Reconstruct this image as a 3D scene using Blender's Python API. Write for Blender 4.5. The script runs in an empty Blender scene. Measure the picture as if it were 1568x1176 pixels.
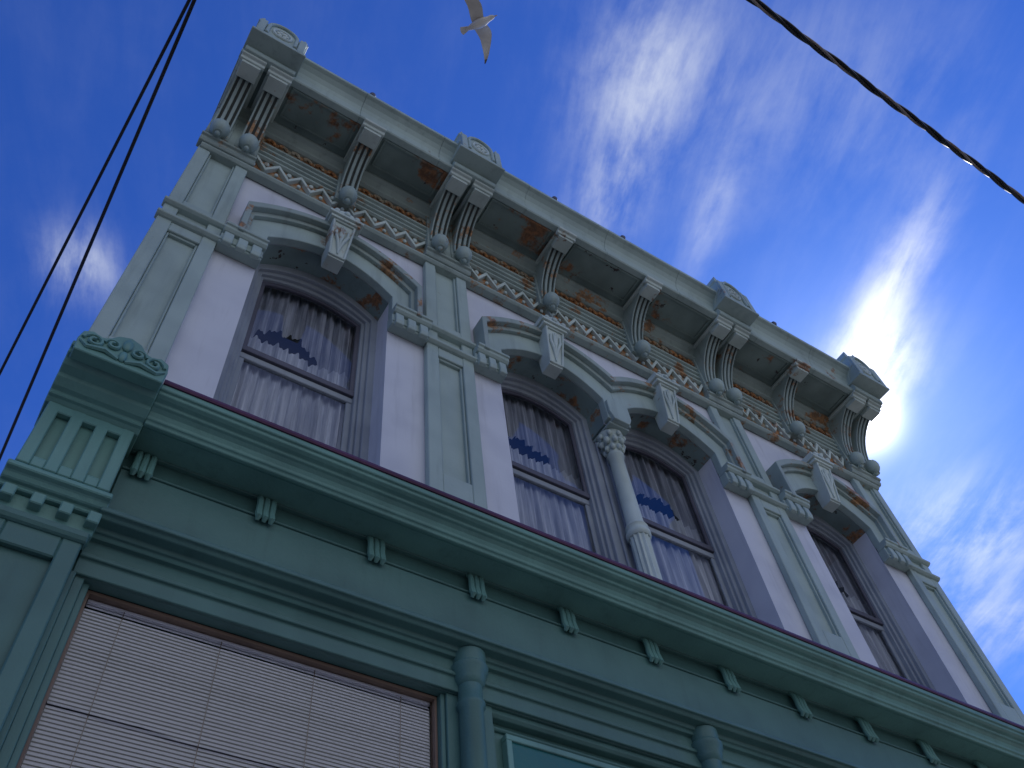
import bpy, bmesh, math, random
from mathutils import Vector, Matrix
random.seed(4)
scene=bpy.context.scene
# ------------------------------------------------------------------ materials
def nt(mat): return mat.node_tree.nodes, mat.node_tree.links
def bs(mat,c,rough=.6,spec=.35):
    n=mat.node_tree.nodes['Principled BSDF']
    n.inputs['Base Color'].default_value=(*c,1); n.inputs['Roughness'].default_value=rough
    n.inputs['Specular IOR Level'].default_value=spec
    return n
def paint(name,c,c2=None,rough=.55,rust=0.0,rustcol=(.30,.13,.045),rz=None,streak=.35,bump=.25,chips=0.0,chipcol=(.05,.04,.035),rscale=2.2,simple=False):
    m=bpy.data.materials.new(name); m.use_nodes=True
    N,L=nt(m); b=bs(m,c,rough)
    geo=N.new('ShaderNodeNewGeometry')
    def noise(scale,detail=3,rg=.6,vec=None,mp=None):
        t=N.new('ShaderNodeTexNoise'); t.inputs['Scale'].default_value=scale; t.inputs['Detail'].default_value=detail; t.inputs['Roughness'].default_value=rg
        src=geo.outputs['Position']
        if mp:
            q=N.new('ShaderNodeMapping'); q.inputs['Scale'].default_value=mp; L.new(src,q.inputs['Vector']); src=q.outputs['Vector']
        L.new(src,t.inputs['Vector']); return t.outputs['Fac']
    def ramp(f,a,bb):
        r=N.new('ShaderNodeMapRange'); r.interpolation_type='SMOOTHSTEP'
        r.inputs['From Min'].default_value=a; r.inputs['From Max'].default_value=bb; L.new(f,r.inputs['Value']); return r.outputs['Result']
    def mix(f,a,bb):
        x=N.new('ShaderNodeMix'); x.data_type='RGBA'
        if isinstance(f,float): x.inputs[0].default_value=f
        else: L.new(f,x.inputs[0])
        for i,v in ((6,a),(7,bb)):
            if isinstance(v,tuple): x.inputs[i].default_value=(*v,1)
            else: L.new(v,x.inputs[i])
        return x.outputs[2]
    def mul(f,k):
        x=N.new('ShaderNodeMath'); x.operation='MULTIPLY'; L.new(f,x.inputs[0])
        if isinstance(k,(int,float)): x.inputs[1].default_value=k
        else: L.new(k,x.inputs[1])
        return x.outputs[0]
    if c2 is None: c2=tuple(v*.72 for v in c)
    col=mix(ramp(noise(1.7,2,.6),.35,.7),c,c2)
    if not simple:
        drk=tuple(v*.5 for v in c)
        col=mix(mul(ramp(noise(1,3,.65,mp=(9,9,.9)),.5,.78),streak),col,drk)
        if rust>0:
            f=ramp(noise(rscale,5,.72),.66-rust,.74-rust)
            if rz:
                s=N.new('ShaderNodeSeparateXYZ'); L.new(geo.outputs['Position'],s.inputs[0])
                f=mul(f,ramp(s.outputs['Z'],rz[0],rz[1]))
            rc=mix(ramp(noise(14,2,.7),.35,.65),rustcol,tuple(v*.42 for v in rustcol))
            col=mix(mul(f,.9),col,rc)
        if chips>0:
            col=mix(ramp(noise(5.5,4,.7),.70-chips,.73-chips),col,chipcol)
        bp=N.new('ShaderNodeBump'); bp.inputs['Strength'].default_value=bump; bp.inputs['Distance'].default_value=.01
        L.new(noise(30,2,.7),bp.inputs['Height']); L.new(bp.outputs[0],b.inputs['Normal'])
    L.new(col,b.inputs['Base Color'])
    return m
M_wall=paint('lavender_wall_paint',(.58,.60,.65),(.50,.52,.58),streak=.3,bump=.15)
M_trim=paint('sage_trim_paint',(.34,.43,.40),(.28,.36,.34),rust=.03,rz=(9.0,10.2),streak=.4)
M_cornice=paint('sage_cornice_paint',(.30,.37,.34),(.23,.29,.27),rust=.11,rustcol=(.38,.18,.06),streak=.5,rscale=2.6)
M_flute_shade=paint('flute_shade_paint',(.06,.075,.07),(.045,.05,.045),streak=.2)  # near-black tone paints in the shade of the deep bracket grooves
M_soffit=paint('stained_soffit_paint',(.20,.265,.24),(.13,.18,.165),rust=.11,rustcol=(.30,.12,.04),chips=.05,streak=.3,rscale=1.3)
M_rusty=paint('rusty_frieze_paint',(.34,.31,.23),(.24,.18,.11),rust=.24,rustcol=(.46,.19,.055),rscale=3.5)
M_reveal=paint('peeling_reveal_paint',(.20,.28,.27),(.13,.18,.18),rust=.13,chips=.08,rscale=3)
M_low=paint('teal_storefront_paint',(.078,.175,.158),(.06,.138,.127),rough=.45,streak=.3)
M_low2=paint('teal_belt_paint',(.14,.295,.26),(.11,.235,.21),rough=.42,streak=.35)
M_purple=paint('plum_flashing_paint',(.09,.03,.075),rough=.5)
M_frame=paint('window_frame_paint',(.28,.315,.35),(.21,.24,.28),streak=.3)
M_sash=paint('sash_paint',(.09,.09,.12),rough=.45)
M_white=paint('white_ornament_paint',(.50,.58,.54),(.38,.45,.41),rust=.07,rz=(9,10))
M_wood=paint('varnished_wood',(.22,.15,.11))
M_roof=paint('roofing',(.12,.12,.12),simple=True)
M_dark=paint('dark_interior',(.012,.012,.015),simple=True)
M_sign=paint('sign_teal_paint',(.006,.12,.125),(.006,.10,.11),rough=.3,streak=.05)
M_signb=paint('sign_border_paint',(.14,.30,.27),rough=.4)
M_wire=paint('black_cable_jacket',(.02,.02,.025),rough=.3,simple=True)
M_cablegrey=paint('bare_neutral_cable',(.30,.25,.23),rough=.4,simple=True)
M_pole=paint('weathered_pole_wood',(.16,.11,.08),simple=True)
M_asph=paint('asphalt',(.055,.055,.057),rough=.9,simple=True)
M_walk=paint('concrete',(.36,.35,.33),rough=.85,simple=True)
M_ground=paint('ground_earth',(.16,.15,.12),rough=.95,simple=True)
M_line=paint('road_marking_paint',(.7,.68,.6),simple=True)
M_gull=paint('white_feathers',(.72,.69,.65),(.45,.42,.39),rough=.8,simple=True)
M_gullg=paint('grey_feathers',(.20,.19,.185),rough=.8,simple=True)
M_bill=paint('yellow_bill',(.6,.4,.05),simple=True)
def mk(name):
    m=bpy.data.materials.new(name); m.use_nodes=True; return m
M_blind=mk('blind_slat'); bs(M_blind,(.84,.83,.90),.5)
def glassmat():
    m=mk('window_glass'); N,L=nt(m); N.remove(N['Principled BSDF'])
    t=N.new('ShaderNodeBsdfTransparent'); t.inputs[0].default_value=(.92,.94,.97,1)
    g=N.new('ShaderNodeBsdfGlossy'); g.inputs['Roughness'].default_value=.02
    f=N.new('ShaderNodeFresnel'); f.inputs['IOR'].default_value=1.75
    geo=N.new('ShaderNodeNewGeometry')
    no=N.new('ShaderNodeTexNoise'); no.inputs['Scale'].default_value=1.6; no.inputs['Detail'].default_value=1; L.new(geo.outputs['Position'],no.inputs['Vector'])
    bp=N.new('ShaderNodeBump'); bp.inputs['Strength'].default_value=.12; bp.inputs['Distance'].default_value=.05
    L.new(no.outputs['Fac'],bp.inputs['Height']); L.new(bp.outputs[0],g.inputs['Normal'])
    x=N.new('ShaderNodeMixShader'); L.new(f.outputs[0],x.inputs[0]); L.new(t.outputs[0],x.inputs[1]); L.new(g.outputs[0],x.inputs[2])
    L.new(x.outputs[0],N['Material Output'].inputs[0]); return m
M_glass=glassmat()
def curtmat(name,a,b):
    m=mk(name); N,L=nt(m); N.remove(N['Principled BSDF'])
    d=N.new('ShaderNodeBsdfDiffuse')
    geo=N.new('ShaderNodeNewGeometry'); mp=N.new('ShaderNodeMapping'); mp.inputs['Scale'].default_value=(34,1,1.2); L.new(geo.outputs['Position'],mp.inputs[0])
    no=N.new('ShaderNodeTexNoise'); no.inputs['Scale'].default_value=1; no.inputs['Detail'].default_value=3; L.new(mp.outputs[0],no.inputs['Vector'])
    r=N.new('ShaderNodeMapRange'); r.inputs['From Min'].default_value=.35; r.inputs['From Max'].default_value=.65
    L.new(no.outputs['Fac'],r.inputs['Value'])
    x=N.new('ShaderNodeMix'); x.data_type='RGBA'; x.inputs[6].default_value=(*a,1); x.inputs[7].default_value=(*b,1)
    L.new(r.outputs[0],x.inputs[0]); L.new(x.outputs[2],d.inputs[0])
    L.new(d.outputs[0],N['Material Output'].inputs[0]); return m
M_curt=curtmat('sheer_curtain',(.42,.45,.54),(.84,.87,.94))
M_val=curtmat('shaded_sheer_valance',(.26,.28,.34),(.58,.60,.68))  # darker curtain cloth; shade of the deep arch is put into its colour
# ------------------------------------------------------------------ mesh helpers
def empty(name,loc=(0,0,0)):
    e=bpy.data.objects.new(name,None); e.location=loc; scene.collection.objects.link(e); return e
B=empty('victorian_commercial_building')
class Part:
    def __init__(s,name,mat,parent=B,bevel=0.0,smooth=False):
        s.name,s.mat,s.parent,s.bevel,s.smooth=name,mat,parent,bevel,smooth; s.bm=bmesh.new()
    def poly(s,a,b):
        va=[s.bm.verts.new(p) for p in a]; vb=[s.bm.verts.new(p) for p in b]; n=len(a)
        fs=[s.bm.faces.new(va),s.bm.faces.new(vb[::-1])]
        for i in range(n):
            j=(i+1)%n; fs.append(s.bm.faces.new((va[j],va[i],vb[i],vb[j])))
        bmesh.ops.recalc_face_normals(s.bm,faces=fs)
    def px(s,prof,x0,x1): s.poly([(x0,y,z) for y,z in prof],[(x1,y,z) for y,z in prof])
    def py(s,prof,y0,y1): s.poly([(x,y0,z) for x,z in prof],[(x,y1,z) for x,z in prof])
    def box(s,x0,x1,y0,y1,z0,z1): s.px([(y0,z0),(y1,z0),(y1,z1),(y0,z1)],x0,x1)
    def ring(s,inn,out,y0,y1):
        n=len(inn); V=[[s.bm.verts.new((p[0],y,p[1])) for p in l] for l in (inn,out) for y in (y0,y1)]
        a,b,c,d=V; fs=[]
        for i in range(n-1):
            fs+= [s.bm.faces.new((a[i],a[i+1],c[i+1],c[i])),s.bm.faces.new((b[i],d[i],d[i+1],b[i+1])),
                  s.bm.faces.new((a[i],b[i],b[i+1],a[i+1])),s.bm.faces.new((c[i],c[i+1],d[i+1],d[i]))]
        fs+=[s.bm.faces.new((a[0],c[0],d[0],b[0])),s.bm.faces.new((a[-1],b[-1],d[-1],c[-1]))]
        bmesh.ops.recalc_face_normals(s.bm,faces=fs)
    def sheet(s,quads):
        for q in quads: s.bm.faces.new([s.bm.verts.new(p) for p in q])
    def lathe(s,prof,cx,cy,seg=24,fl=0,fd=0):
        rings=[]
        for r,z in prof:
            row=[]
            for k in range(seg):
                a=2*math.pi*k/seg; rr=r
                if fl: rr=r*(1-fd*(.5+.5*math.cos(a*fl)))
                row.append(s.bm.verts.new((cx+rr*math.cos(a),cy+rr*math.sin(a),z)))
            rings.append(row)
        fs=[s.bm.faces.new(rings[0]),s.bm.faces.new(rings[-1])]
        for i in range(len(rings)-1):
            for k in range(seg):
                j=(k+1)%seg; fs.append(s.bm.faces.new((rings[i][k],rings[i][j],rings[i+1][j],rings[i+1][k])))
        bmesh.ops.recalc_face_normals(s.bm,faces=fs)
    def ell(s,c,r,seg=14):
        ret=bmesh.ops.create_uvsphere(s.bm,u_segments=seg,v_segments=max(6,seg//2+1),radius=1)
        for v in ret['verts']: v.co=Vector((c[0]+v.co.x*r[0],c[1]+v.co.y*r[1],c[2]+v.co.z*r[2]))
    def tube(s,pts,r,seg=8):
        pts=[Vector(p) for p in pts]; rows=[]
        for i,p in enumerate(pts):
            t=(pts[min(i+1,len(pts)-1)]-pts[max(i-1,0)]).normalized()
            up=Vector((0,1,0)) if abs(t.y)<.9 else Vector((0,0,1))
            u=t.cross(up).normalized(); w=t.cross(u)
            rr=r[i] if isinstance(r,(list,tuple)) else r
            rows.append([s.bm.verts.new(p+u*rr*math.cos(2*math.pi*k/seg)+w*rr*math.sin(2*math.pi*k/seg)) for k in range(seg)])
        fs=[s.bm.faces.new(rows[0]),s.bm.faces.new(rows[-1])]
        for i in range(len(rows)-1):
            for k in range(seg):
                j=(k+1)%seg; fs.append(s.bm.faces.new((rows[i][k],rows[i][j],rows[i+1][j],rows[i+1][k])))
        bmesh.ops.recalc_face_normals(s.bm,faces=fs)
    def done(s):
        me=bpy.data.meshes.new(s.name); s.bm.to_mesh(me); s.bm.free(); me.materials.append(s.mat)
        o=bpy.data.objects.new(s.name,me); scene.collection.objects.link(o)
        if s.parent: o.parent=s.parent
        if s.smooth:
            for p in me.polygons: p.use_smooth=True
            try: me.set_sharp_from_angle(angle=math.radians(42))
            except Exception: pass
        if s.bevel:
            b=o.modifiers.new('bevel','BEVEL'); b.width=s.bevel; b.segments=1; b.limit_method='ANGLE'; b.angle_limit=math.radians(35)
        return o
X0,X1=-.41,9.41
PC=[-.15,2.44,6.56,9.15]; PW=.26
WB1=[1.145,3.70,5.30,7.855]
# ------------------------------------------------------------------ upper wall
ZS,RI,HW=9.36,.31,.65
def arc(xc,hl,hr,w,zs,ri,n=14):
    return [(xc+x,zs+ri*(1-(x/w)**2)) for x in [(-hl+(hl+hr)*i/n) for i in range(n+1)]]
ZB=6.45
ops=[]
ops.append([(.495,ZB)]+arc(1.145,HW,HW,HW,ZS,RI)+[(1.795,ZB)])
ops.append([(3.05,ZB)]+arc(3.70,HW,HW,HW,ZS,RI)+[(4.35,9.0),(4.65,9.0)]+arc(5.30,HW,HW,HW,ZS,RI)+[(5.95,ZB)])
ops.append([(7.205,ZB)]+arc(7.855,HW,HW,HW,ZS,RI)+[(8.505,ZB)])
w=Part('upper_wall',M_wall); yw=.06; ZT=11.9
xs=-.37
for o in ops:
    w.sheet([[(xs,yw,6.0),(o[0][0],yw,6.0),(o[0][0],yw,ZT),(xs,yw,ZT)]])
    w.sheet([[(o[0][0],yw,6.0),(o[-1][0],yw,6.0),(o[-1][0],yw,ZB),(o[0][0],yw,ZB)]])
    for i in range(len(o)-1):
        (xa,za),(xb,zb)=o[i],o[i+1]
        if abs(xa-xb)>1e-5: w.sheet([[(xa,yw,za),(xb,yw,zb),(xb,yw,ZT),(xa,yw,ZT)]])
    w.sheet([[(o[0][0],yw,ZB),(o[0][0],.32,ZB),(o[0][0],.32,ZS),(o[0][0],yw,ZS)],[(o[-1][0],yw,ZB),(o[-1][0],.32,ZB),(o[-1][0],.32,ZS),(o[-1][0],yw,ZS)],
             [(o[0][0],yw,ZB),(o[-1][0],yw,ZB),(o[-1][0],.5,ZB),(o[0][0],.5,ZB)]])
    xs=o[-1][0]
w.sheet([[(xs,yw,6.0),(9.37,yw,6.0),(9.37,yw,ZT),(xs,yw,ZT)]])
w.done()
rv=Part('arch_reveals',M_reveal)
for o in ops:
    for i in range(1,len(o)-2):
        (xa,za),(xb,zb)=o[i],o[i+1]
        rv.sheet([[(xa,yw,za),(xb,yw,zb),(xb,.32,zb),(xa,.32,za)]])
rv.done()
sh=Part('side_and_rear_walls',M_wall)
sh.box(-.37,-.17,.062,13,0,12.0); sh.box(9.17,9.37,.062,13,0,12.0); sh.box(-.17,9.17,12.8,13,0,12.0)
sh.done()
rf=Part('roof',M_roof); rf.box(-.17,9.17,.062,12.8,11.8,11.95); rf.done()
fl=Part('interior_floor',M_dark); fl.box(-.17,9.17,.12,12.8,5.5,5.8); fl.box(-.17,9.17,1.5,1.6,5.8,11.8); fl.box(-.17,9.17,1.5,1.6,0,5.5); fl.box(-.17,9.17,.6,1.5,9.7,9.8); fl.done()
# ------------------------------------------------------------------ windows
fr=Part('window_frames',M_frame,bevel=.006); sa=Part('window_sashes',M_sash,bevel=.004); gl=Part('window_glass_panes',M_glass); cu=Part('lace_curtains',M_curt,smooth=True); va_=Part('curtain_valances',M_val,smooth=True)
def U(xc,hw,zs,ri,zb): return [(xc-hw,zb)]+arc(xc,hw,hw,hw,zs,ri)+[(xc+hw,zb)]
for wi,xc in enumerate(WB1):
    fr.ring(U(xc,.585,9.33,.23,ZB),U(xc,.66,9.37,.32,ZB),.29,.46)
    fr.ring(U(xc,.545,9.32,.18,ZB),U(xc,.592,9.335,.235,ZB),.33,.46)
    fr.ring(U(xc,.515,9.31,.14,ZB),U(xc,.55,9.325,.185,ZB),.365,.46)
    sa.ring(U(xc,.475,9.28,.13,8.10),U(xc,.52,9.315,.145,8.10),.395,.43)
    sa.box(xc-.52,xc+.52,.385,.43,8.08,8.15)
    fr.ring([(xc-.465,ZB+.1),(xc-.465,8.0)],[(xc-.52,ZB+.1),(xc-.52,8.0)],.415,.45)
    fr.ring([(xc+.465,ZB+.1),(xc+.465,8.0)],[(xc+.52,ZB+.1),(xc+.52,8.0)],.415,.45)
    fr.box(xc-.52,xc+.52,.41,.45,8.0,8.075)
    fr.box(xc-.54,xc+.54,.36,.47,ZB,ZB+.1)
    gp=U(xc,.48,9.29,.13,8.12); gl.sheet([[(x,.412,z) for x,z in gp[::-1]]])
    gl.sheet([[(xc-.47,.432,ZB+.1),(xc+.47,.432,ZB+.1),(xc+.47,.432,8.05),(xc-.47,.432,8.05)]])
    rnd=random.Random(wi*7+1)
    ph=[rnd.random()*6 for _ in range(4)]
    nx=140
    kn=[rnd.uniform(-1,1) for _ in range(40)]
    def jag(t,f):
        q=t*f; i=int(q); r=q-i; return kn[i%40]*(1-r)+kn[(i+1)%40]*r
    gc=.46+.08*math.sin(ph[1])
    def lo(t): return 8.50+.04*jag(t,7)
    def hi(t):
        e=1-abs(t-gc)/.27
        return lo(t)-.004+(max(0,e)**.4)*(.27+.07*jag(t+.3,14)) if e>0 else lo(t)-.004
    def sheetgrid(P,zf0,zf1,nz,yo):
        g=[]
        for i in range(nx+1):
            t=i/nx; row=[]
            for j in range(nz+1):
                z0=zf0(t); z1=zf1(t); z=z0+(z1-z0)*j/nz
                y=yo+.018*math.sin(t*75+ph[0]+.6*math.sin(z*2))+.012*math.sin(t*141+ph[1])+.01*math.sin(t*33+ph[2]+z)
                row.append(P.bm.verts.new((xc-.56+1.12*t,y,z)))
            g.append(row)
        for i in range(nx):
            for j in range(nz): P.bm.faces.new((g[i][j],g[i+1][j],g[i+1][j+1],g[i][j+1]))
    sheetgrid(cu,lambda t:6.4,lo,24,.50)
    sheetgrid(va_,hi,lambda t:9.6,14,.50)
fr.box(4.35,4.65,.30,.5,6.4,9.5)
for x in (4.40,4.5,4.60): fr.box(x-.018,x+.018,.275,.30,6.5,9.0)
fr.done(); sa.done(); gl.done(); cu.done(); va_.done()
# ------------------------------------------------------------------ pilasters
pl=Part('upper_pilasters',M_trim,bevel=.008)
for c in PC:
    a,b=c-PW,c+PW
    pl.box(a+.01,b-.01,.045,.058,6.1,10.75)
    for (p,q) in ((a,a+.125),(b-.125,b)): pl.box(p,q,-.012,.056,6.15,10.74)
    for (z0,z1) in ((6.15,6.98),(8.70,8.84),(9.18,9.32),(10.58,10.74)): pl.box(a+.125,b-.125,-.010,.056,z0,z1)
    pl.box(a+.125,b-.125,.02,.056,8.84,9.18)
    for z0 in (8.84,9.10):
        pl.px([(.03,z0),(-.03,z0+.01),(-.06,z0+.03),(-.06,z0+.06),(-.02,z0+.08),(.03,z0+.09)],a-.02,b+.02)
    for (z0,z1) in ((6.98,8.70),(9.32,10.58)):
        pl.box(a+.126,a+.146,.012,.056,z0,z1); pl.box(b-.146,b-.126,.012,.056,z0,z1)
        pl.box(a+.146,b-.146,.012,.056,z0,z0+.024); pl.box(a+.146,b-.146,.012,.056,z1-.024,z1)
pl.done()
# ------------------------------------------------------------------ window hoods
hd=Part('window_hoods',M_trim,bevel=.006); hm=Part('hood_mouldings',M_cornice,bevel=.006)
ks=Part('keystones',M_white,bevel=.006)
for wi,xc in enumerate(WB1):
    L_=.80 if wi==2 else None; R_=.80 if wi==1 else None
    n=14
    def band(P,wi_,zi,ri_,wo,zo,ro,y0,y1,zb,clipleg=True):
        inn=arc(xc,min(wi_,L_ or wi_),min(wi_,R_ or wi_),wi_,zi,ri_,n); out=arc(xc,min(wo,L_ or wo),min(wo,R_ or wo),wo,zo,ro,n)
        a=[];b=[]
        if L_ is None or clipleg:
            z=zb if L_ is None else 9.02
            a.append((inn[0][0],z)); b.append((out[0][0],z))
        a+=inn;b+=out
        if R_ is None or clipleg:
            z=zb if R_ is None else 9.02
            a.append((inn[-1][0],z)); b.append((out[-1][0],z))
        P.ring(a,b,y0,y1)
    band(hd,.648,9.36,.31,.83,9.55,.38,-.03,.058,9.07)
    band(hm,.828,9.55,.378,.87,9.60,.39,-.075,.055,9.06,False)
    band(hm,.868,9.60,.389,.925,9.66,.41,-.135,.055,9.05,False)
    a=[(xc-.085,-.10,9.42),(xc+.085,-.10,9.42),(xc+.125,-.20,10.05),(xc-.125,-.20,10.05)]
    b=[(x,.05,z) for x,y,z in a]
    ks.poly(a,b)
    def kp(u,t,off=.0):
        wv=.085+.04*t; return (xc+u*wv,-.10-.10*t-off,9.42+.63*t)
    for pts in ([kp(-.88,.04,.008),kp(-.9,.96,.008)],[kp(.88,.04,.008),kp(.9,.96,.008)],[kp(-.85,.05,.008),kp(.85,.05,.008)],[kp(-.85,.95,.008),kp(.85,.95,.008)]):
        ks.tube(pts,.014,6)
    for sx in (-1,1):
        ks.tube([kp(0,.18,.006),kp(.25*sx,.42,.012),kp(.58*sx,.62,.012),kp(.5*sx,.8,.01)],[.012,.018,.02,.008],6)
        ks.tube([kp(0,.35,.006),kp(.12*sx,.6,.012),kp(.18*sx,.85,.01)],[.01,.016,.008],6)
    ks.tube([kp(0,.12,.01),kp(0,.5,.016),kp(0,.88,.01)],[.01,.016,.008],6)
    ks.box(xc-.16,xc+.16,-.235,.05,10.03,10.075); ks.box(xc-.185,xc+.185,-.26,.05,10.077,10.115)
    ks.py([(xc-.16,10.116),(xc+.16,10.116),(xc+.17,10.19),(xc+.12,10.155),(xc+.07,10.22),(xc,10.26),(xc-.07,10.22),(xc-.12,10.155),(xc-.17,10.19)],-.235,.03)
    for dx in (-.11,0,.11): ks.ell((xc+dx,-.245,10.15+(.03 if dx==0 else 0)),(.035,.025,.04),10)
hd.done(); hm.done(); ks.done()
im=Part('impost_blocks',M_trim,bevel=.006)
for (a,b) in ((.112,.50),(1.79,2.178),(2.702,3.055),(5.945,6.298),(6.822,7.21),(8.50,8.888)):
    im.box(a,b,-.05,.058,8.83,9.0)
    im.px([(.05,9.0),(-.08,9.0),(-.11,9.03),(-.11,9.06),(-.13,9.065),(-.13,9.10),(.05,9.10)],a+.002,b+.012)
    n=3; wd=(b-a)/n
    for k in range(n):
        im.px([(-.04,8.80),(-.085,8.81),(-.095,8.86),(-.085,8.985),(-.04,8.985)],a+wd*(k+.17),a+wd*(k+.83))
    im.box(a+.004,b+.005,-.065,.05,8.86,8.885)
im.py([(4.40,8.99),(4.60,8.99),(4.645,9.10),(4.645,9.30),(4.5,9.42),(4.355,9.30),(4.355,9.10)],-.07,.31)
im.box(4.37,4.63,-.01,.30,8.965,8.995)
im.done()
co=Part('window_column',M_white,smooth=True)
cx,cy=4.5,.17
co.lathe([(.115,6.40),(.115,6.5),(.095,6.53),(.092,7.40),(.098,7.44)],cx,cy,48,12,.14)
co.lathe([(.10,7.44),(.118,7.46),(.118,7.50),(.10,7.52),(.10,7.55),(.112,7.57),(.100,7.60),(.084,7.63),(.075,8.60),(.092,8.62),(.092,8.645),(.076,8.66),(.082,8.74),(.10,8.86),(.135,8.93),(.14,8.962)],cx,cy,28)
for k in range(8):
    a=k*math.pi/4
    for (r,z,s) in ((.088,8.73,.03),(.112,8.83,.034),(.135,8.91,.026)):
        a2=a+(.39 if s==.034 else 0); co.ell((cx+r*math.cos(a2),cy+r*math.sin(a2),z),(s,s,s*1.5),8)
co.done()
# ------------------------------------------------------------------ cornice
cf=Part('cornice_frieze',M_cornice,bevel=.004)
F0=[(.05,10.55),(-.03,10.56),(-.055,10.59),(-.055,10.62),(-.02,10.64),(-.02,10.67),(.05,10.67)]
cf.px(F0,X0+.01,X1-.01)
cf.px([(.05,10.98),(-.03,10.98),(-.06,11.0),(-.06,11.03),(-.035,11.045),(-.035,11.075),(-.07,11.09),(-.07,11.12),(-.045,11.135),(-.045,11.165),(-.08,11.18),(-.08,11.215),(-.055,11.23),(-.055,11.26),(-.09,11.275),(-.09,11.31),(.05,11.31)],X0+.01,X1-.01)
cf.px([(.05,11.52),(-.08,11.52),(-.12,11.54),(-.12,11.57),(-.10,11.58),(-.11,11.62),(-.15,11.67),(-.20,11.70),(-.20,11.745),(.05,11.745)],X0+.01,X1-.01)
cf.done()
zb=Part('zigzag_backing',M_rusty); zb.box(X0+.012,X1-.012,-.008,.055,10.66,10.985); zb.box(X0+.012,X1-.012,-.05,.055,11.305,11.525); zb.done()
zz=Part('zigzag_ornament',M_white,bevel=.003)
per=.26
segs=[(.13,2.16),(2.72,6.28),(6.84,8.87)]
for (sa_,sb_) in segs:
    n=round((sb_-sa_)/per); p=(sb_-sa_)/n
    for k in range(n):
        xa=sa_+k*p
        for (u0,z0,u1,z1) in ((0,10.94,p/2,10.72),(p/2,10.72,p,10.94)):
            t=.036
            zz.py([(xa+u0,z0-t),(xa+u1,z1-t),(xa+u1,z1+t),(xa+u0,z0+t)],-.060+.001*(k%2),-.004)
        zz.ell((xa+p/2,-.035,10.89),(.030,.02,.045),8)
        zz.ell((xa,-.035,10.74),(.024,.02,.03),8)
zz.done()
sc=Part('scroll_band',M_rusty,smooth=True)
for (sa_,sb_) in segs:
    n=round((sb_-sa_)/.15); p=(sb_-sa_)/n
    for k in range(n):
        xc=sa_+(k+.5)*p; pts=[]
        for i in range(11):
            a=-.6+i*.50; r=.062*(1-i*.065)
            pts.append((xc+r*math.cos(a),-.065-.02*i/10,11.415+r*1.15*math.sin(a)))
        sc.tube(pts,[.020-.0008*i for i in range(11)],6)
sc.done()
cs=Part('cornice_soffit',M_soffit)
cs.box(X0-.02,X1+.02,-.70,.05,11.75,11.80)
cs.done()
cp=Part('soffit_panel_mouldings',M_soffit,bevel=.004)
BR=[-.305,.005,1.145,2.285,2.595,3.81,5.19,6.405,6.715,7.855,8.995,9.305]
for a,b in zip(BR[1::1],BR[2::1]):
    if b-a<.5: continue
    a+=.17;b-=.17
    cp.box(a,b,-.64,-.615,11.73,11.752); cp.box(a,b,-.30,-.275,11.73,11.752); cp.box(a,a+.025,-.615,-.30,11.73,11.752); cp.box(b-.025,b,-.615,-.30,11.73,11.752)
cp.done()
fa=Part('cornice_fascia',M_trim,bevel=.004)
FP=[(-.65,11.74),(-.725,11.74),(-.74,11.76),(-.74,11.80),(-.725,11.815),(-.73,11.95),(-.75,12.02),(-.79,12.08),(-.84,12.12),(-.865,12.13),(-.885,12.14),(-.885,12.20),(-.60,12.22),(.3,12.0),(.3,11.9),(-.60,11.83)]
cuts=[X0-.05,.95,1.98,3.2,4.43,5.62,7.0,8.1,X1+.05]
for i,(a,b) in enumerate(zip(cuts,cuts[1:])):
    o=.002*((i*7)%3); fa.px([(y-(o if y<-.6 else 0),z) for y,z in FP],a+.001,b-.001)
for c in PC:
    f2=[(y-(.055 if y<-.6 and z<12.21 else 0),z+(-.012 if z<11.8 else .012)) for y,z in FP[:12]]+[(-.5,12.235),(-.5,11.80)]
    fa.px(f2,c-.285,c+.285)
fa.done()
br=Part('cornice_brackets',M_cornice,bevel=.004); bk=Part('bracket_flutes',M_flute_shade); bb=Part('bracket_drops',M_trim,smooth=True); bc=Part('bracket_caps',M_white,bevel=.005)
def curve(off):
    P=[]
    for i in range(15):
        t=i/14
        y=-.13-.49*(t**2.1)*1.0 - .02*math.sin(t*math.pi)
        z=10.95+.75*(1-(1-t)**1.35)
        P.append((y+off,z-off*.3))
    return P
for c in BR:
    core=[(.0,10.92)]+curve(.05)+[(.0,11.70)]
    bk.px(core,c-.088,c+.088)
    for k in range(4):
        xk=c-.095+.19*(k)/3
        a=max(c-.097,xk-.017); b=min(c+.097,xk+.017)
        br.px([(-.005,10.90)]+curve(0)+[(-.005,11.705)],a,b)
    br.box(c-.12,c+.12,-.10,.05,10.80,11.55)
    bb.ell((c,-.165,10.86),(.10,.10,.125),18)
    bb.lathe([(.05,10.715),(.03,10.73),(.055,10.75)],c,-.165,14)
    bb.ell((c,-.165,10.715),(.03,.03,.035),10)
    bc.px([(-.05,11.69),(-.63,11.69),(-.665,11.66),(-.70,11.66),(-.71,11.70),(-.745,11.705),(-.755,11.735),(-.05,11.735)],c-.135,c+.135)
    bc.box(c-.105,c+.105,-.68,-.50,11.61,11.69)
br.done(); bk.done(); bb.done(); bc.done()
pb=Part('cornice_pier_blocks',M_cornice,bevel=.006)
for c in PC:
    pb.box(c-PW-.01,c+PW+.01,-.085,.05,10.70,11.60)
    pb.px([(.03,10.62),(-.07,10.62),(-.09,10.65),(-.09,10.69),(-.12,10.70),(-.12,10.74),(.03,10.74)],c-PW-.03,c+PW+.03)
pb.done()
cr=Part('parapet_crests',M_trim,bevel=.006,smooth=False); cm=Part('crest_medallions',M_white,smooth=True)
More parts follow.
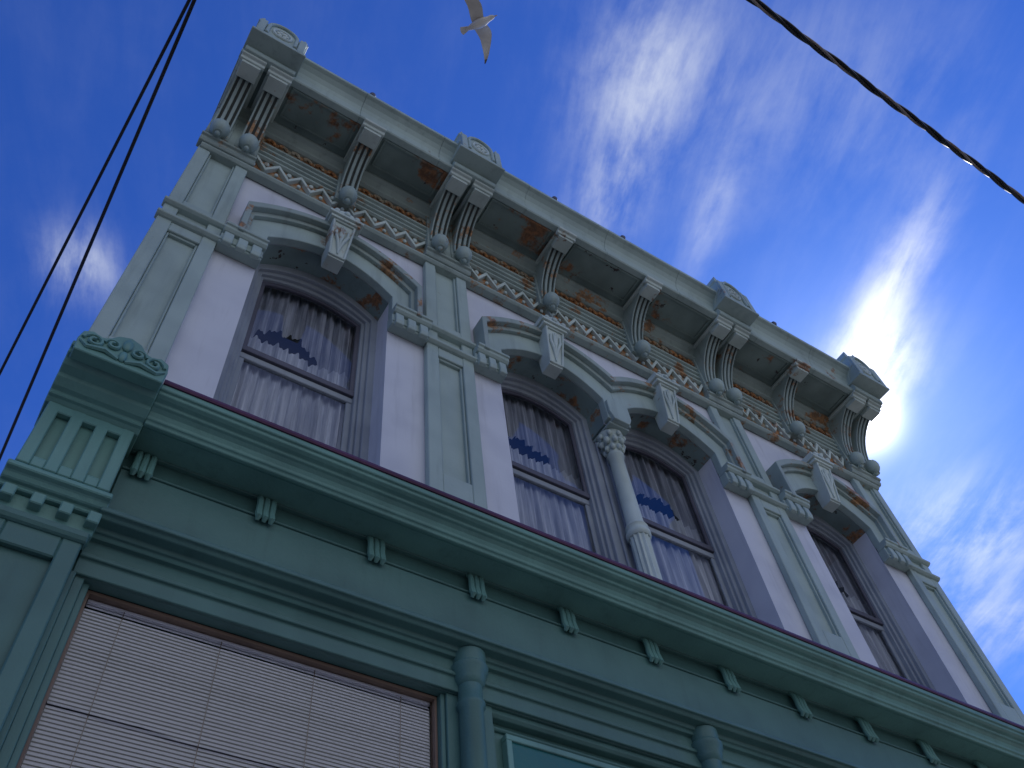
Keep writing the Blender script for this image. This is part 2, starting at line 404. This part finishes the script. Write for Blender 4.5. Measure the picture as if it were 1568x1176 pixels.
for c in PC:
    z0=11.86
    cr.box(c-.31,c+.31,-.985,-.70,z0,z0+.05)
    out=[(-.275,z0+.052),(.275,z0+.052),(.275,12.36),(.30,12.39),(.25,12.54),(.20,12.40),(.18,12.38)]
    arcp=[(.175*math.cos(math.pi*i/8),12.40+.16*math.sin(math.pi*i/8)) for i in range(9)]
    arcp[4]=(0,12.64)
    out+=arcp+[(-.18,12.38),(-.20,12.40),(-.25,12.54),(-.30,12.39),(-.275,12.36)]
    cr.py([(c+x,z) for x,z in out],-.955,-.74)
    for sx in (-1,1): cr.box(c+sx*.235-.04,c+sx*.235+.04,-.985,-.954,z0+.051,12.37)
    cr.box(c-.19,c+.19,-.975,-.954,z0+.051,z0+.11)
    pts=[(c+.165*math.cos(a),-.965,12.30+.20*math.sin(a)) for a in [math.pi*i/14 for i in range(15)]]
    cr.tube([(c+.165,-.965,12.0)]+pts+[(c-.165,-.965,12.0)],.024,6)
    cm.tube([(c+.105*math.cos(a),-.96,12.22+.125*math.sin(a)) for a in [2*math.pi*i/20 for i in range(21)]],.018,6)
    for k in range(6):
        a=k*math.pi/3; cm.ell((c+.05*math.cos(a),-.96,12.22+.06*math.sin(a)),(.028,.02,.034),8)
    cm.ell((c,-.97,12.22),(.022,.02,.026),8)
cr.done(); cm.done()
fn=Part('cornice_lamps',M_sash,smooth=True)
for x in (1.02,3.62,4.72,7.45):
    fn.lathe([(.012,12.19),(.012,12.25),(.03,12.26),(.042,12.30),(.03,12.34),(.005,12.36)],x,-.85,12)
fn.done()
# ------------------------------------------------------------------ belt course and storefront
bt=Part('belt_cornice',M_low2,bevel=.004)
BP=[(.05,5.99),(-.20,5.985),(-.22,5.965),(-.245,5.965),(-.255,5.985),(-.27,5.99),(-.275,6.01),(-.29,6.035),(-.315,6.05),(-.335,6.055),(-.34,6.07),(-.37,6.075),(-.395,6.085),(-.40,6.105),(-.415,6.105),(-.42,6.115),(-.42,6.15),(.05,6.25)]
bt.px(BP,X0+.54,X1-.54)
bt.done()
pf=Part('belt_flashing',M_purple); pf.px([(.05,6.252),(-.43,6.148),(-.437,6.160),(-.432,6.185),(.05,6.285)],X0+.545,X1-.545); pf.done()
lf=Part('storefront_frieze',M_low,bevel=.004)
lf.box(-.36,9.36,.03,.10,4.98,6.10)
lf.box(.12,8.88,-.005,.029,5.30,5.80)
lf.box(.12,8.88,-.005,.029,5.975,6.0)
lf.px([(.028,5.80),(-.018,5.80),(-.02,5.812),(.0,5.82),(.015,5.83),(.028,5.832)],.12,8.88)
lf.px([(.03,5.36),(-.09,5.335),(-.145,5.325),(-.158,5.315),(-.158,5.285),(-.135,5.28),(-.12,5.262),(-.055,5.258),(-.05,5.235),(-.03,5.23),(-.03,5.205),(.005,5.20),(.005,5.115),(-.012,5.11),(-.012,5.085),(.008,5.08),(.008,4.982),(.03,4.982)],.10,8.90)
lf.done()
rb=Part('frieze_ribs',M_low2,smooth=True)
for k in range(-1,12):
    x=.995+.767*k
    if x>8.8: break
    for dx in (-.042,0,.042):
        pts=[(x+dx,.005,5.985),(x+dx,-.02,5.95),(x+dx,-.028,5.90),(x+dx,-.028,5.85),(x+dx,-.035,5.80),(x+dx,-.045,5.775),(x+dx,-.025,5.755)]
        rb.tube(pts,[.02,.021,.021,.021,.024,.022,.012],8)
rb.done()
cb=Part('belt_end_blocks',M_low2,bevel=.006); cc=Part('end_block_scrollwork',M_low2,smooth=True)
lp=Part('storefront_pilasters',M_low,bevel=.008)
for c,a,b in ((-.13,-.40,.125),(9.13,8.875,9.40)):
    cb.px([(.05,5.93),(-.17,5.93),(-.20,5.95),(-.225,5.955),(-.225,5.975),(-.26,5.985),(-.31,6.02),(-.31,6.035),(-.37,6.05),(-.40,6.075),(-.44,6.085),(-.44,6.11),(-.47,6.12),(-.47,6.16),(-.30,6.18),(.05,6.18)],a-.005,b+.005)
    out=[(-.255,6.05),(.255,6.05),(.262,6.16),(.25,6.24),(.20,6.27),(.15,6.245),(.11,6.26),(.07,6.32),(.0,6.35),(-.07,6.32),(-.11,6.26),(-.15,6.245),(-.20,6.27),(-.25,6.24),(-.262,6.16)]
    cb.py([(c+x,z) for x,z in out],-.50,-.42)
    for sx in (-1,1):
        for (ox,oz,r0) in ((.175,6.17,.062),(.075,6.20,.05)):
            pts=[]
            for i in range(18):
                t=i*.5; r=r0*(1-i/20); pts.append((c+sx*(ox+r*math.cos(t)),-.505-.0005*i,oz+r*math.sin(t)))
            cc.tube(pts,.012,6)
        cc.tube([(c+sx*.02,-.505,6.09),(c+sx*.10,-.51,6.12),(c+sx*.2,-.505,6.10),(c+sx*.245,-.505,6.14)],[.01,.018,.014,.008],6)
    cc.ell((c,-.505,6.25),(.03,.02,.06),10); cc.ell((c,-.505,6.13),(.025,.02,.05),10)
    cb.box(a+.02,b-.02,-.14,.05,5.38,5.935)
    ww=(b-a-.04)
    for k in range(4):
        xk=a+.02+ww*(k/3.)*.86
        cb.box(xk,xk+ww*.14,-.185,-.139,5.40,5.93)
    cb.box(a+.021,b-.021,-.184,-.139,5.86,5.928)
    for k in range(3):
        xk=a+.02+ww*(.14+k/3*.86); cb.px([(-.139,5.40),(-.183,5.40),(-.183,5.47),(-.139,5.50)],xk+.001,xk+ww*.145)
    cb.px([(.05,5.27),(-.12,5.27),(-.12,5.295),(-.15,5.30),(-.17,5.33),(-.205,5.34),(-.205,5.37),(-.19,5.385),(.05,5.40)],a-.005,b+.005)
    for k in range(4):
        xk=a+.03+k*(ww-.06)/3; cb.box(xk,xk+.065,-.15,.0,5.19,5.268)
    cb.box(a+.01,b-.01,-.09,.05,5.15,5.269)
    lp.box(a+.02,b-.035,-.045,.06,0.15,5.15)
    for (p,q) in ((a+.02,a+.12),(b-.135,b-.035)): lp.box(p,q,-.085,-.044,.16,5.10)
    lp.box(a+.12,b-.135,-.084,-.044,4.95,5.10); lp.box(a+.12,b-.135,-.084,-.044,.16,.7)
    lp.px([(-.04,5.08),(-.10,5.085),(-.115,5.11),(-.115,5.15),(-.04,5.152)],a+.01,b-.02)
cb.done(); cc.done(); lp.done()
sw=Part('storefront_wall',M_low,bevel=.004)
sw.box(2.30,2.62,.04,.12,0.1,4.98)
sw.box(2.62,4.20,.12,.2,0.1,4.98); sw.box(4.20,4.50,.04,.12,.1,4.98)
sw.box(4.5,6.4,.7,.75,.1,4.98) ; sw.box(6.4,6.72,.04,.12,.1,4.98)
sw.box(.09,.12,.0,.16,.1,4.98); sw.box(.12,.17,.03,.16,.1,4.98); sw.box(.17,.205,.06,.16,.1,4.98)
sw.box(2.27,2.30,.06,.16,.1,4.98)
sw.box(8.83,8.88,.0,.16,.1,4.98)
sw.box(.2,2.3,.02,.2,.1,.8); sw.box(6.72,8.83,.02,.2,.1,.8)
sw.px([(.13,4.93),(.07,4.93),(.05,4.95),(.05,4.979),(.13,4.979)],2.62,4.20)
sw.px([(.13,4.87),(.105,4.87),(.095,4.885),(.105,4.90),(.13,4.90)],2.64,4.18)
sw.box(2.62,2.66,.09,.121,.2,4.9); sw.box(4.16,4.20,.09,.121,.2,4.9)
sw.done()
sf=Part('storefront_window_frame',M_wood,bevel=.003)
for a,b in ((.205,2.27),(6.72,8.83)):
    sf.box(a,b,.10,.16,4.96,4.98); sf.box(a,a+.018,.10,.16,.8,4.96); sf.box(b-.018,b,.10,.16,.8,4.96); sf.box(a,b,.09,.16,.78,.83)
sf.done()
sg=Part('storefront_glass',M_glass)
for a,b in ((.222,2.253),(6.737,8.813)): sg.sheet([[(a,.13,.82),(b,.13,.82),(b,.13,4.963),(a,.13,4.963)]])
sg.done()
sl=Part('venetian_blind',M_blind)
for a,b in ((.23,2.245),(6.745,8.805)):
    z=.85
    while z<4.94:
        dz=random.uniform(-.0008,.0008); dy=random.uniform(-.0008,.0008)
        ys=[(.150+dy,z),(.157+dy,z+.010),(.161,z+.021)]
        for (ya,za),(yb_,zb_) in zip(ys,ys[1:]):
            sl.sheet([[(a,ya,za+dz),(b,ya,za-dz),(b,yb_,zb_-dz),(a,yb_,zb_+dz)]])
        z+=.0215
    sl.box(a,b,.145,.18,4.945,4.963)
sl.done()
bcord=Part('blind_cords',M_wood)
for x in (.42,.95,1.5,2.05): bcord.box(x-.002,x+.002,.143,.146,.85,4.945)
bcord.done()
lc=Part('storefront_columns',M_low,smooth=True)
for x in (2.44,4.35,6.56):
    y=-.005
    lc.lathe([(.10,.1),(.10,.3),(.08,.36),(.075,4.86),(.088,4.88),(.088,4.905),(.077,4.92),(.075,5.02),(.084,5.03),(.098,5.06),(.10,5.09),(.118,5.12),(.122,5.15),(.105,5.17),(.11,5.21),(.11,5.255)],x,y,28)
lc.done()
dr=Part('entrance_door',M_low2,bevel=.01)
dr.box(4.9,5.9,.64,.70,.12,2.4); dr.box(5.0,5.8,.62,.64,.3,.9); dr.box(4.8,4.9,.60,.70,.12,2.5); dr.box(5.9,6.0,.60,.70,.12,2.5); dr.box(4.8,6.0,.60,.70,2.5,2.62)
dr.box(4.5,4.52,.12,.7,.1,4.98); dr.box(6.38,6.4,.12,.7,.1,4.98)
dr.done()
S=empty('shop_sign')
sp=Part('sign_panel',M_sign,S); sp.box(2.76,4.06,.075,.095,4.15,4.80); sp.done()
sb=Part('sign_border',M_signb,S,bevel=.004)
sb.box(2.72,4.10,.06,.119,4.80,4.84); sb.box(2.72,4.10,.06,.119,4.11,4.15); sb.box(2.72,2.76,.06,.119,4.15,4.80); sb.box(4.06,4.10,.06,.119,4.15,4.80)
sb.done()
# ------------------------------------------------------------------ setting
def slab(name,mat,x0,x1,y0,y1,z0,z1,par=None,bev=0):
    p=Part(name,mat,par,bevel=bev); p.box(x0,x1,y0,y1,z0,z1); return p.done()
g=Part('ground',M_ground,None); g.sheet([[(-1500,-1500,-.02),(1500,-1500,-.02),(1500,1500,-.02),(-1500,1500,-.02)]]); g.done()
g=Part('road',M_asph,None); g.sheet([[(-200,-13.5,-.012),(200,-13.5,-.012),(200,-4.6,-.012),(-200,-4.6,-.012)]]); g.done()
g=Part('road_centre_line',M_line,None); g.sheet([[(-200,-9.1,-.008),(200,-9.1,-.008),(200,-9.0,-.008),(-200,-9.0,-.008)]]); g.done()
slab('sidewalk',M_walk,-200,200,-4.6,.05,-.02,.12,bev=.01)
slab('sidewalk',M_walk,-200,200,-16.5,-13.5,-.02,.12,bev=.01)
def cable(name,strands):
    e=empty(name)
    for i,(pts,r,m) in enumerate(strands):
        p=Part('strand_%d'%(i+1),m,e,smooth=True); p.tube(pts,r,8); p.done()
def sag(a,b,s,n=60):
    a=Vector(a);b=Vector(b); return [a.lerp(b,i/n)-Vector((0,0,s*4*(i/n)*(1-i/n))) for i in range(n+1)]
def wire(A,Bp,ya,yb):
    A=Vector(A);Bp=Vector(Bp); d=(Bp-A)/(Bp.y-A.y); return A+d*(ya-A.y), A+d*(yb-A.y)
a,b=wire((-.878,-1.54,9.6),(-1.21,2.81,9.6),-11,30); cable('overhead_wire',[(sag(a+Vector((0,0,.1)),b,.1),.014,M_wire)])
a2,b2=wire((-.802,-1.67,9.2),(-.876,3.52,9.2),-11,30); cable('overhead_wire',[(sag(a2+Vector((0,0,.1)),b2,.1),.015,M_wire)])
def twist(a,b,s,R,ph,n,turns):
    out=[]
    for i,p in enumerate(sag(a,b,s,n)):
        t=2*math.pi*turns*i/n+ph; out.append(p+Vector((0,R*math.cos(t),R*math.sin(t))))
    return out
ca,cb_=(-14,-3.93,7.10),(26,-3.97,7.10)
st=[]
for k,(m,r) in enumerate(((M_wire,.0115),(M_wire,.0115),(M_cablegrey,.008))):
    st.append((twist(ca,cb_,.0,.0120,k*2.1,1400,62),r,m))
cable('service_cable',st)
for (x,y) in ((-.4,-11.2),(-2.3,30.2),(-14,-4.1),(26,-4.1)):
    e=empty('utility_pole')
    p=Part('pole_shaft',M_pole,e,smooth=True); p.lathe([(.16,0),(.15,3),(.12,11)],x,y,16); p.done()
    p=Part('crossarm',M_pole,e,bevel=.01)
    if abs(y)<5: p.box(x-.06,x+.06,y-.9,y+.9,10.2,10.32); p.box(x-.1,x+.1,y-.02,y+.25,7.02,7.16)
    else: p.box(x-1.0,x+1.0,y-.06,y+.06,9.55,9.67); p.box(x-1.2,x+1.2,y-.06,y+.06,9.12,9.24)
    p.done()
# ------------------------------------------------------------------ gull
G=empty('seagull')
def gull():
    b=Part('body',M_gull,G,smooth=True)
    secs=[(-.20,.015,.008,0),(-.15,.032,.022,0),(-.08,.055,.045,0),(0,.068,.060,-.004),(.07,.062,.056,-.004),(.12,.045,.044,.004),(.155,.036,.038,.012),(.185,.036,.037,.018),(.215,.026,.027,.016),(.232,.012,.013,.012)]
    rows=[]
    for x,ry,rz,oz in secs:
        rows.append([b.bm.verts.new((x,ry*math.cos(a),oz+rz*math.sin(a))) for a in [2*math.pi*k/16 for k in range(16)]])
    fs=[b.bm.faces.new(rows[0]),b.bm.faces.new(rows[-1])]
    for i in range(len(rows)-1):
        for k in range(16):
            j=(k+1)%16; fs.append(b.bm.faces.new((rows[i][k],rows[i][j],rows[i+1][j],rows[i+1][k])))
    bmesh.ops.recalc_face_normals(b.bm,faces=fs); b.done()
    t=Part('tail',M_gull,G)
    t.poly([(-.14,-.022,.004),(-.26,-.062,.006),(-.275,-.03,.006),(-.28,0,.006),(-.275,.03,.006),(-.26,.062,.006),(-.14,.022,.004)],[(-.14,-.022,.010),(-.26,-.062,.009),(-.275,-.03,.009),(-.28,0,.009),(-.275,.03,.009),(-.26,.062,.009),(-.14,.022,.010)]); t.done()
    bl=Part('bill',M_bill,G,smooth=True); bl.tube([(.222,0,.012),(.25,0,.010),(.268,0,.004),(.274,0,-.002)],[.010,.008,.005,.002],8); bl.done()
    for s,nm in ((1,'left_wing'),(-1,'right_wing')):
        wg=Part(nm,M_gull,G,smooth=True); wt=Part(nm+'_tip',M_gullg,G,smooth=True)
        S=[(.03,.085,-.085,.02),(.08,.098,-.085,.035),(.15,.118,-.075,.055),(.21,.125,-.065,.070),(.27,.112,-.062,.075),(.34,.080,-.070,.075),(.42,.035,-.080,.070),(.50,-.015,-.095,.062),(.56,-.062,-.110,.054),(.60,-.100,-.125,.048),(.615,-.122,-.130,.046)]
        def rows_for(P,lst):
            rr=[]
            for (y,xl,xt,z) in lst:
                n=8; loop=[]
                for k in range(n+1):
                    u=k/n; th=.012*(1-abs(2*u-1)**2)*(1-y*1.2)+.0015; cam=.018*math.sin(math.pi*u)*(1-y)
                    loop.append((xl+(xt-xl)*u,s*y,z+cam+th))
                for k in range(n,-1,-1):
                    u=k/n; cam=.018*math.sin(math.pi*u)*(1-y)
                    loop.append((xl+(xt-xl)*u,s*y,z+cam-.0015))
                rr.append([P.bm.verts.new(p) for p in loop])
            fs=[P.bm.faces.new(rr[0]),P.bm.faces.new(rr[-1])]
            for i in range(len(rr)-1):
                m=len(rr[i])
                for k in range(m):
                    j=(k+1)%m; fs.append(P.bm.faces.new((rr[i][k],rr[i][j],rr[i+1][j],rr[i+1][k])))
            bmesh.ops.recalc_face_normals(P.bm,faces=fs)
        rows_for(wg,S[:9]); rows_for(wt,S[8:]); wg.done(); wt.done()
gull()
G.location=(2.47,-1.44,17.2); G.scale=(1.2,)*3
G.rotation_euler=(math.radians(14),math.radians(-4),math.atan2(-.80,.60))
# ------------------------------------------------------------------ camera
R=[[0.84446,0.39638,0.36013],[-0.52823,0.72739,0.4381],[-0.08841,-0.56029,0.82363]]
cam=bpy.data.cameras.new('camera'); co=bpy.data.objects.new('camera',cam); scene.collection.objects.link(co)
m=Matrix.Identity(4)
for i in range(3):
    m[i][0]=R[i][0]; m[i][1]=-R[i][1]; m[i][2]=-R[i][2]
m[0][3],m[1][3],m[2][3]=-.016,-3.842,1.6
co.matrix_world=m; cam.sensor_width=36; cam.lens=31.21; cam.clip_end=5000; cam.clip_start=.05
scene.camera=co
# ------------------------------------------------------------------ light
sd=Vector((.6576,.2404,.714)).normalized()
ld=bpy.data.lights.new('sun','SUN'); ld.energy=4; ld.angle=math.radians(.5); ld.color=(1,.94,.85)
lo=bpy.data.objects.new('sun',ld); scene.collection.objects.link(lo); lo.rotation_euler=(-sd).to_track_quat('-Z','Y').to_euler()
W=bpy.data.worlds.new('World'); scene.world=W; W.name='sky'; W.use_nodes=True
N=W.node_tree.nodes; L=W.node_tree.links; bg=N['Background']; bg.inputs['Strength'].default_value=.1
sky=N.new('ShaderNodeTexSky'); sky.sky_type='NISHITA'; sky.sun_disc=False; sky.sun_elevation=math.asin(sd.z); sky.sun_rotation=math.atan2(sd.x,sd.y)
sky.air_density=1.0; sky.dust_density=.3; sky.ozone_density=3.0
def lk(v,i):
    if isinstance(v,(int,float)): i.default_value=v
    else: L.new(v,i)
def MA(op,a,b=0,c=None,clamp=False):
    n=N.new('ShaderNodeMath'); n.operation=op; n.use_clamp=clamp; lk(a,n.inputs[0]); lk(b,n.inputs[1])
    if c is not None: lk(c,n.inputs[2])
    return n.outputs[0]
tc=N.new('ShaderNodeTexCoord'); sp=N.new('ShaderNodeSeparateXYZ'); L.new(tc.outputs['Generated'],sp.inputs[0])
zz_=MA('MAXIMUM',sp.outputs[2],.05); px=MA('DIVIDE',sp.outputs[0],zz_); py=MA('DIVIDE',sp.outputs[1],zz_)
uu=MA('ADD',MA('MULTIPLY',px,.32),MA('MULTIPLY',py,.947)); vv=MA('SUBTRACT',MA('MULTIPLY',px,.947),MA('MULTIPLY',py,.32))
def comb(a,b,c=0):
    n=N.new('ShaderNodeCombineXYZ'); lk(a,n.inputs[0]); lk(b,n.inputs[1]); lk(c,n.inputs[2]); return n.outputs[0]
def noise(vec,scale,detail,rg,dist=0):
    n=N.new('ShaderNodeTexNoise'); n.inputs['Scale'].default_value=scale; n.inputs['Detail'].default_value=detail; n.inputs['Roughness'].default_value=rg; n.inputs['Distortion'].default_value=dist; L.new(vec,n.inputs['Vector']); return n.outputs['Fac']
n1=noise(comb(MA('MULTIPLY',vv,15.0),MA('MULTIPLY',uu,3.4)),1,6,.62,.35)
n2=noise(comb(MA('MULTIPLY',vv,7.5),MA('MULTIPLY',uu,5.5),3),1,6,.65,.2)
nn=MA('ADD',MA('MULTIPLY',n1,.5),MA('MULTIPLY',n2,.5))
def smooth(f,a,b):
    r=N.new('ShaderNodeMapRange'); r.interpolation_type='SMOOTHSTEP'; r.inputs['From Min'].default_value=a; r.inputs['From Max'].default_value=b; L.new(f,r.inputs['Value']); return r.outputs[0]
mask=None
for (cx_,cy_,su,sv,am) in ((.35,.11,.10,.065,.95),(.40,.25,.08,.04,.85),(.52,.2,.08,.03,.5),(.80,.16,.13,.04,.9),(.88,.28,.08,.06,1.4),(1.26,.42,.10,.14,.75),(1.47,.55,.12,.2,.65),(-.11,.635,.045,.04,1.1),(.52,.03,.12,.2,.3)):
    cu_=cx_*.32+cy_*.947; cv_=cx_*.947-cy_*.32
    du=MA('DIVIDE',MA('SUBTRACT',uu,cu_),su); dv=MA('DIVIDE',MA('SUBTRACT',vv,cv_),sv)
    e=MA('MULTIPLY',MA('EXPONENT',MA('MULTIPLY',MA('ADD',MA('MULTIPLY',du,du),MA('MULTIPLY',dv,dv)),-1)),am)
    mask=e if mask is None else MA('ADD',mask,e)
dens=MA('MULTIPLY',MA('MINIMUM',mask,1.3),smooth(nn,.34,.70),clamp=True)
veil=MA('MULTIPLY',smooth(nn,.4,.8),.04)
dens=MA('MINIMUM',MA('ADD',MA('MULTIPLY',dens,.85),veil),.92)
fill_bank=MA('MULTIPLY',smooth(MA('MULTIPLY',sp.outputs[1],-1),.44,.78),.95)  # unseen cloud bank added behind the camera to brighten the shaded facade
dens=MA('MAXIMUM',dens,fill_bank)
dot=N.new('ShaderNodeVectorMath'); dot.operation='DOT_PRODUCT'; L.new(tc.outputs['Generated'],dot.inputs[0]); dot.inputs[1].default_value=sd
dp=MA('MAXIMUM',dot.outputs['Value'],0)
glow=MA('ADD',MA('MULTIPLY',MA('POWER',dp,2600),40),MA('MULTIPLY',MA('POWER',dp,170),2.2))
glow=MA('ADD',glow,MA('MULTIPLY',MA('MULTIPLY',MA('POWER',dp,60),dens),8))
def mixc(f,a,b,bt='MIX'):
    x=N.new('ShaderNodeMix'); x.data_type='RGBA'; x.blend_type=bt; lk(f,x.inputs[0])
    for i,v in ((6,a),(7,b)):
        if isinstance(v,tuple): x.inputs[i].default_value=(*v,1)
        else: L.new(v,x.inputs[i])
    return x.outputs[2]
base=mixc(1.0,sky.outputs[0],(.30,.64,1.55),'MULTIPLY')
c1=mixc(dens,base,(7.6,8.2,9.4))
gc=N.new('ShaderNodeVectorMath'); gc.operation='SCALE'; gc.inputs[0].default_value=(1.0,.98,.97); L.new(glow,gc.inputs['Scale'])
c2=mixc(1.0,c1,gc.outputs[0],'ADD')
L.new(c2,bg.inputs['Color'])
scene.view_settings.view_transform='Standard'; scene.view_settings.look='None'; scene.view_settings.exposure=0
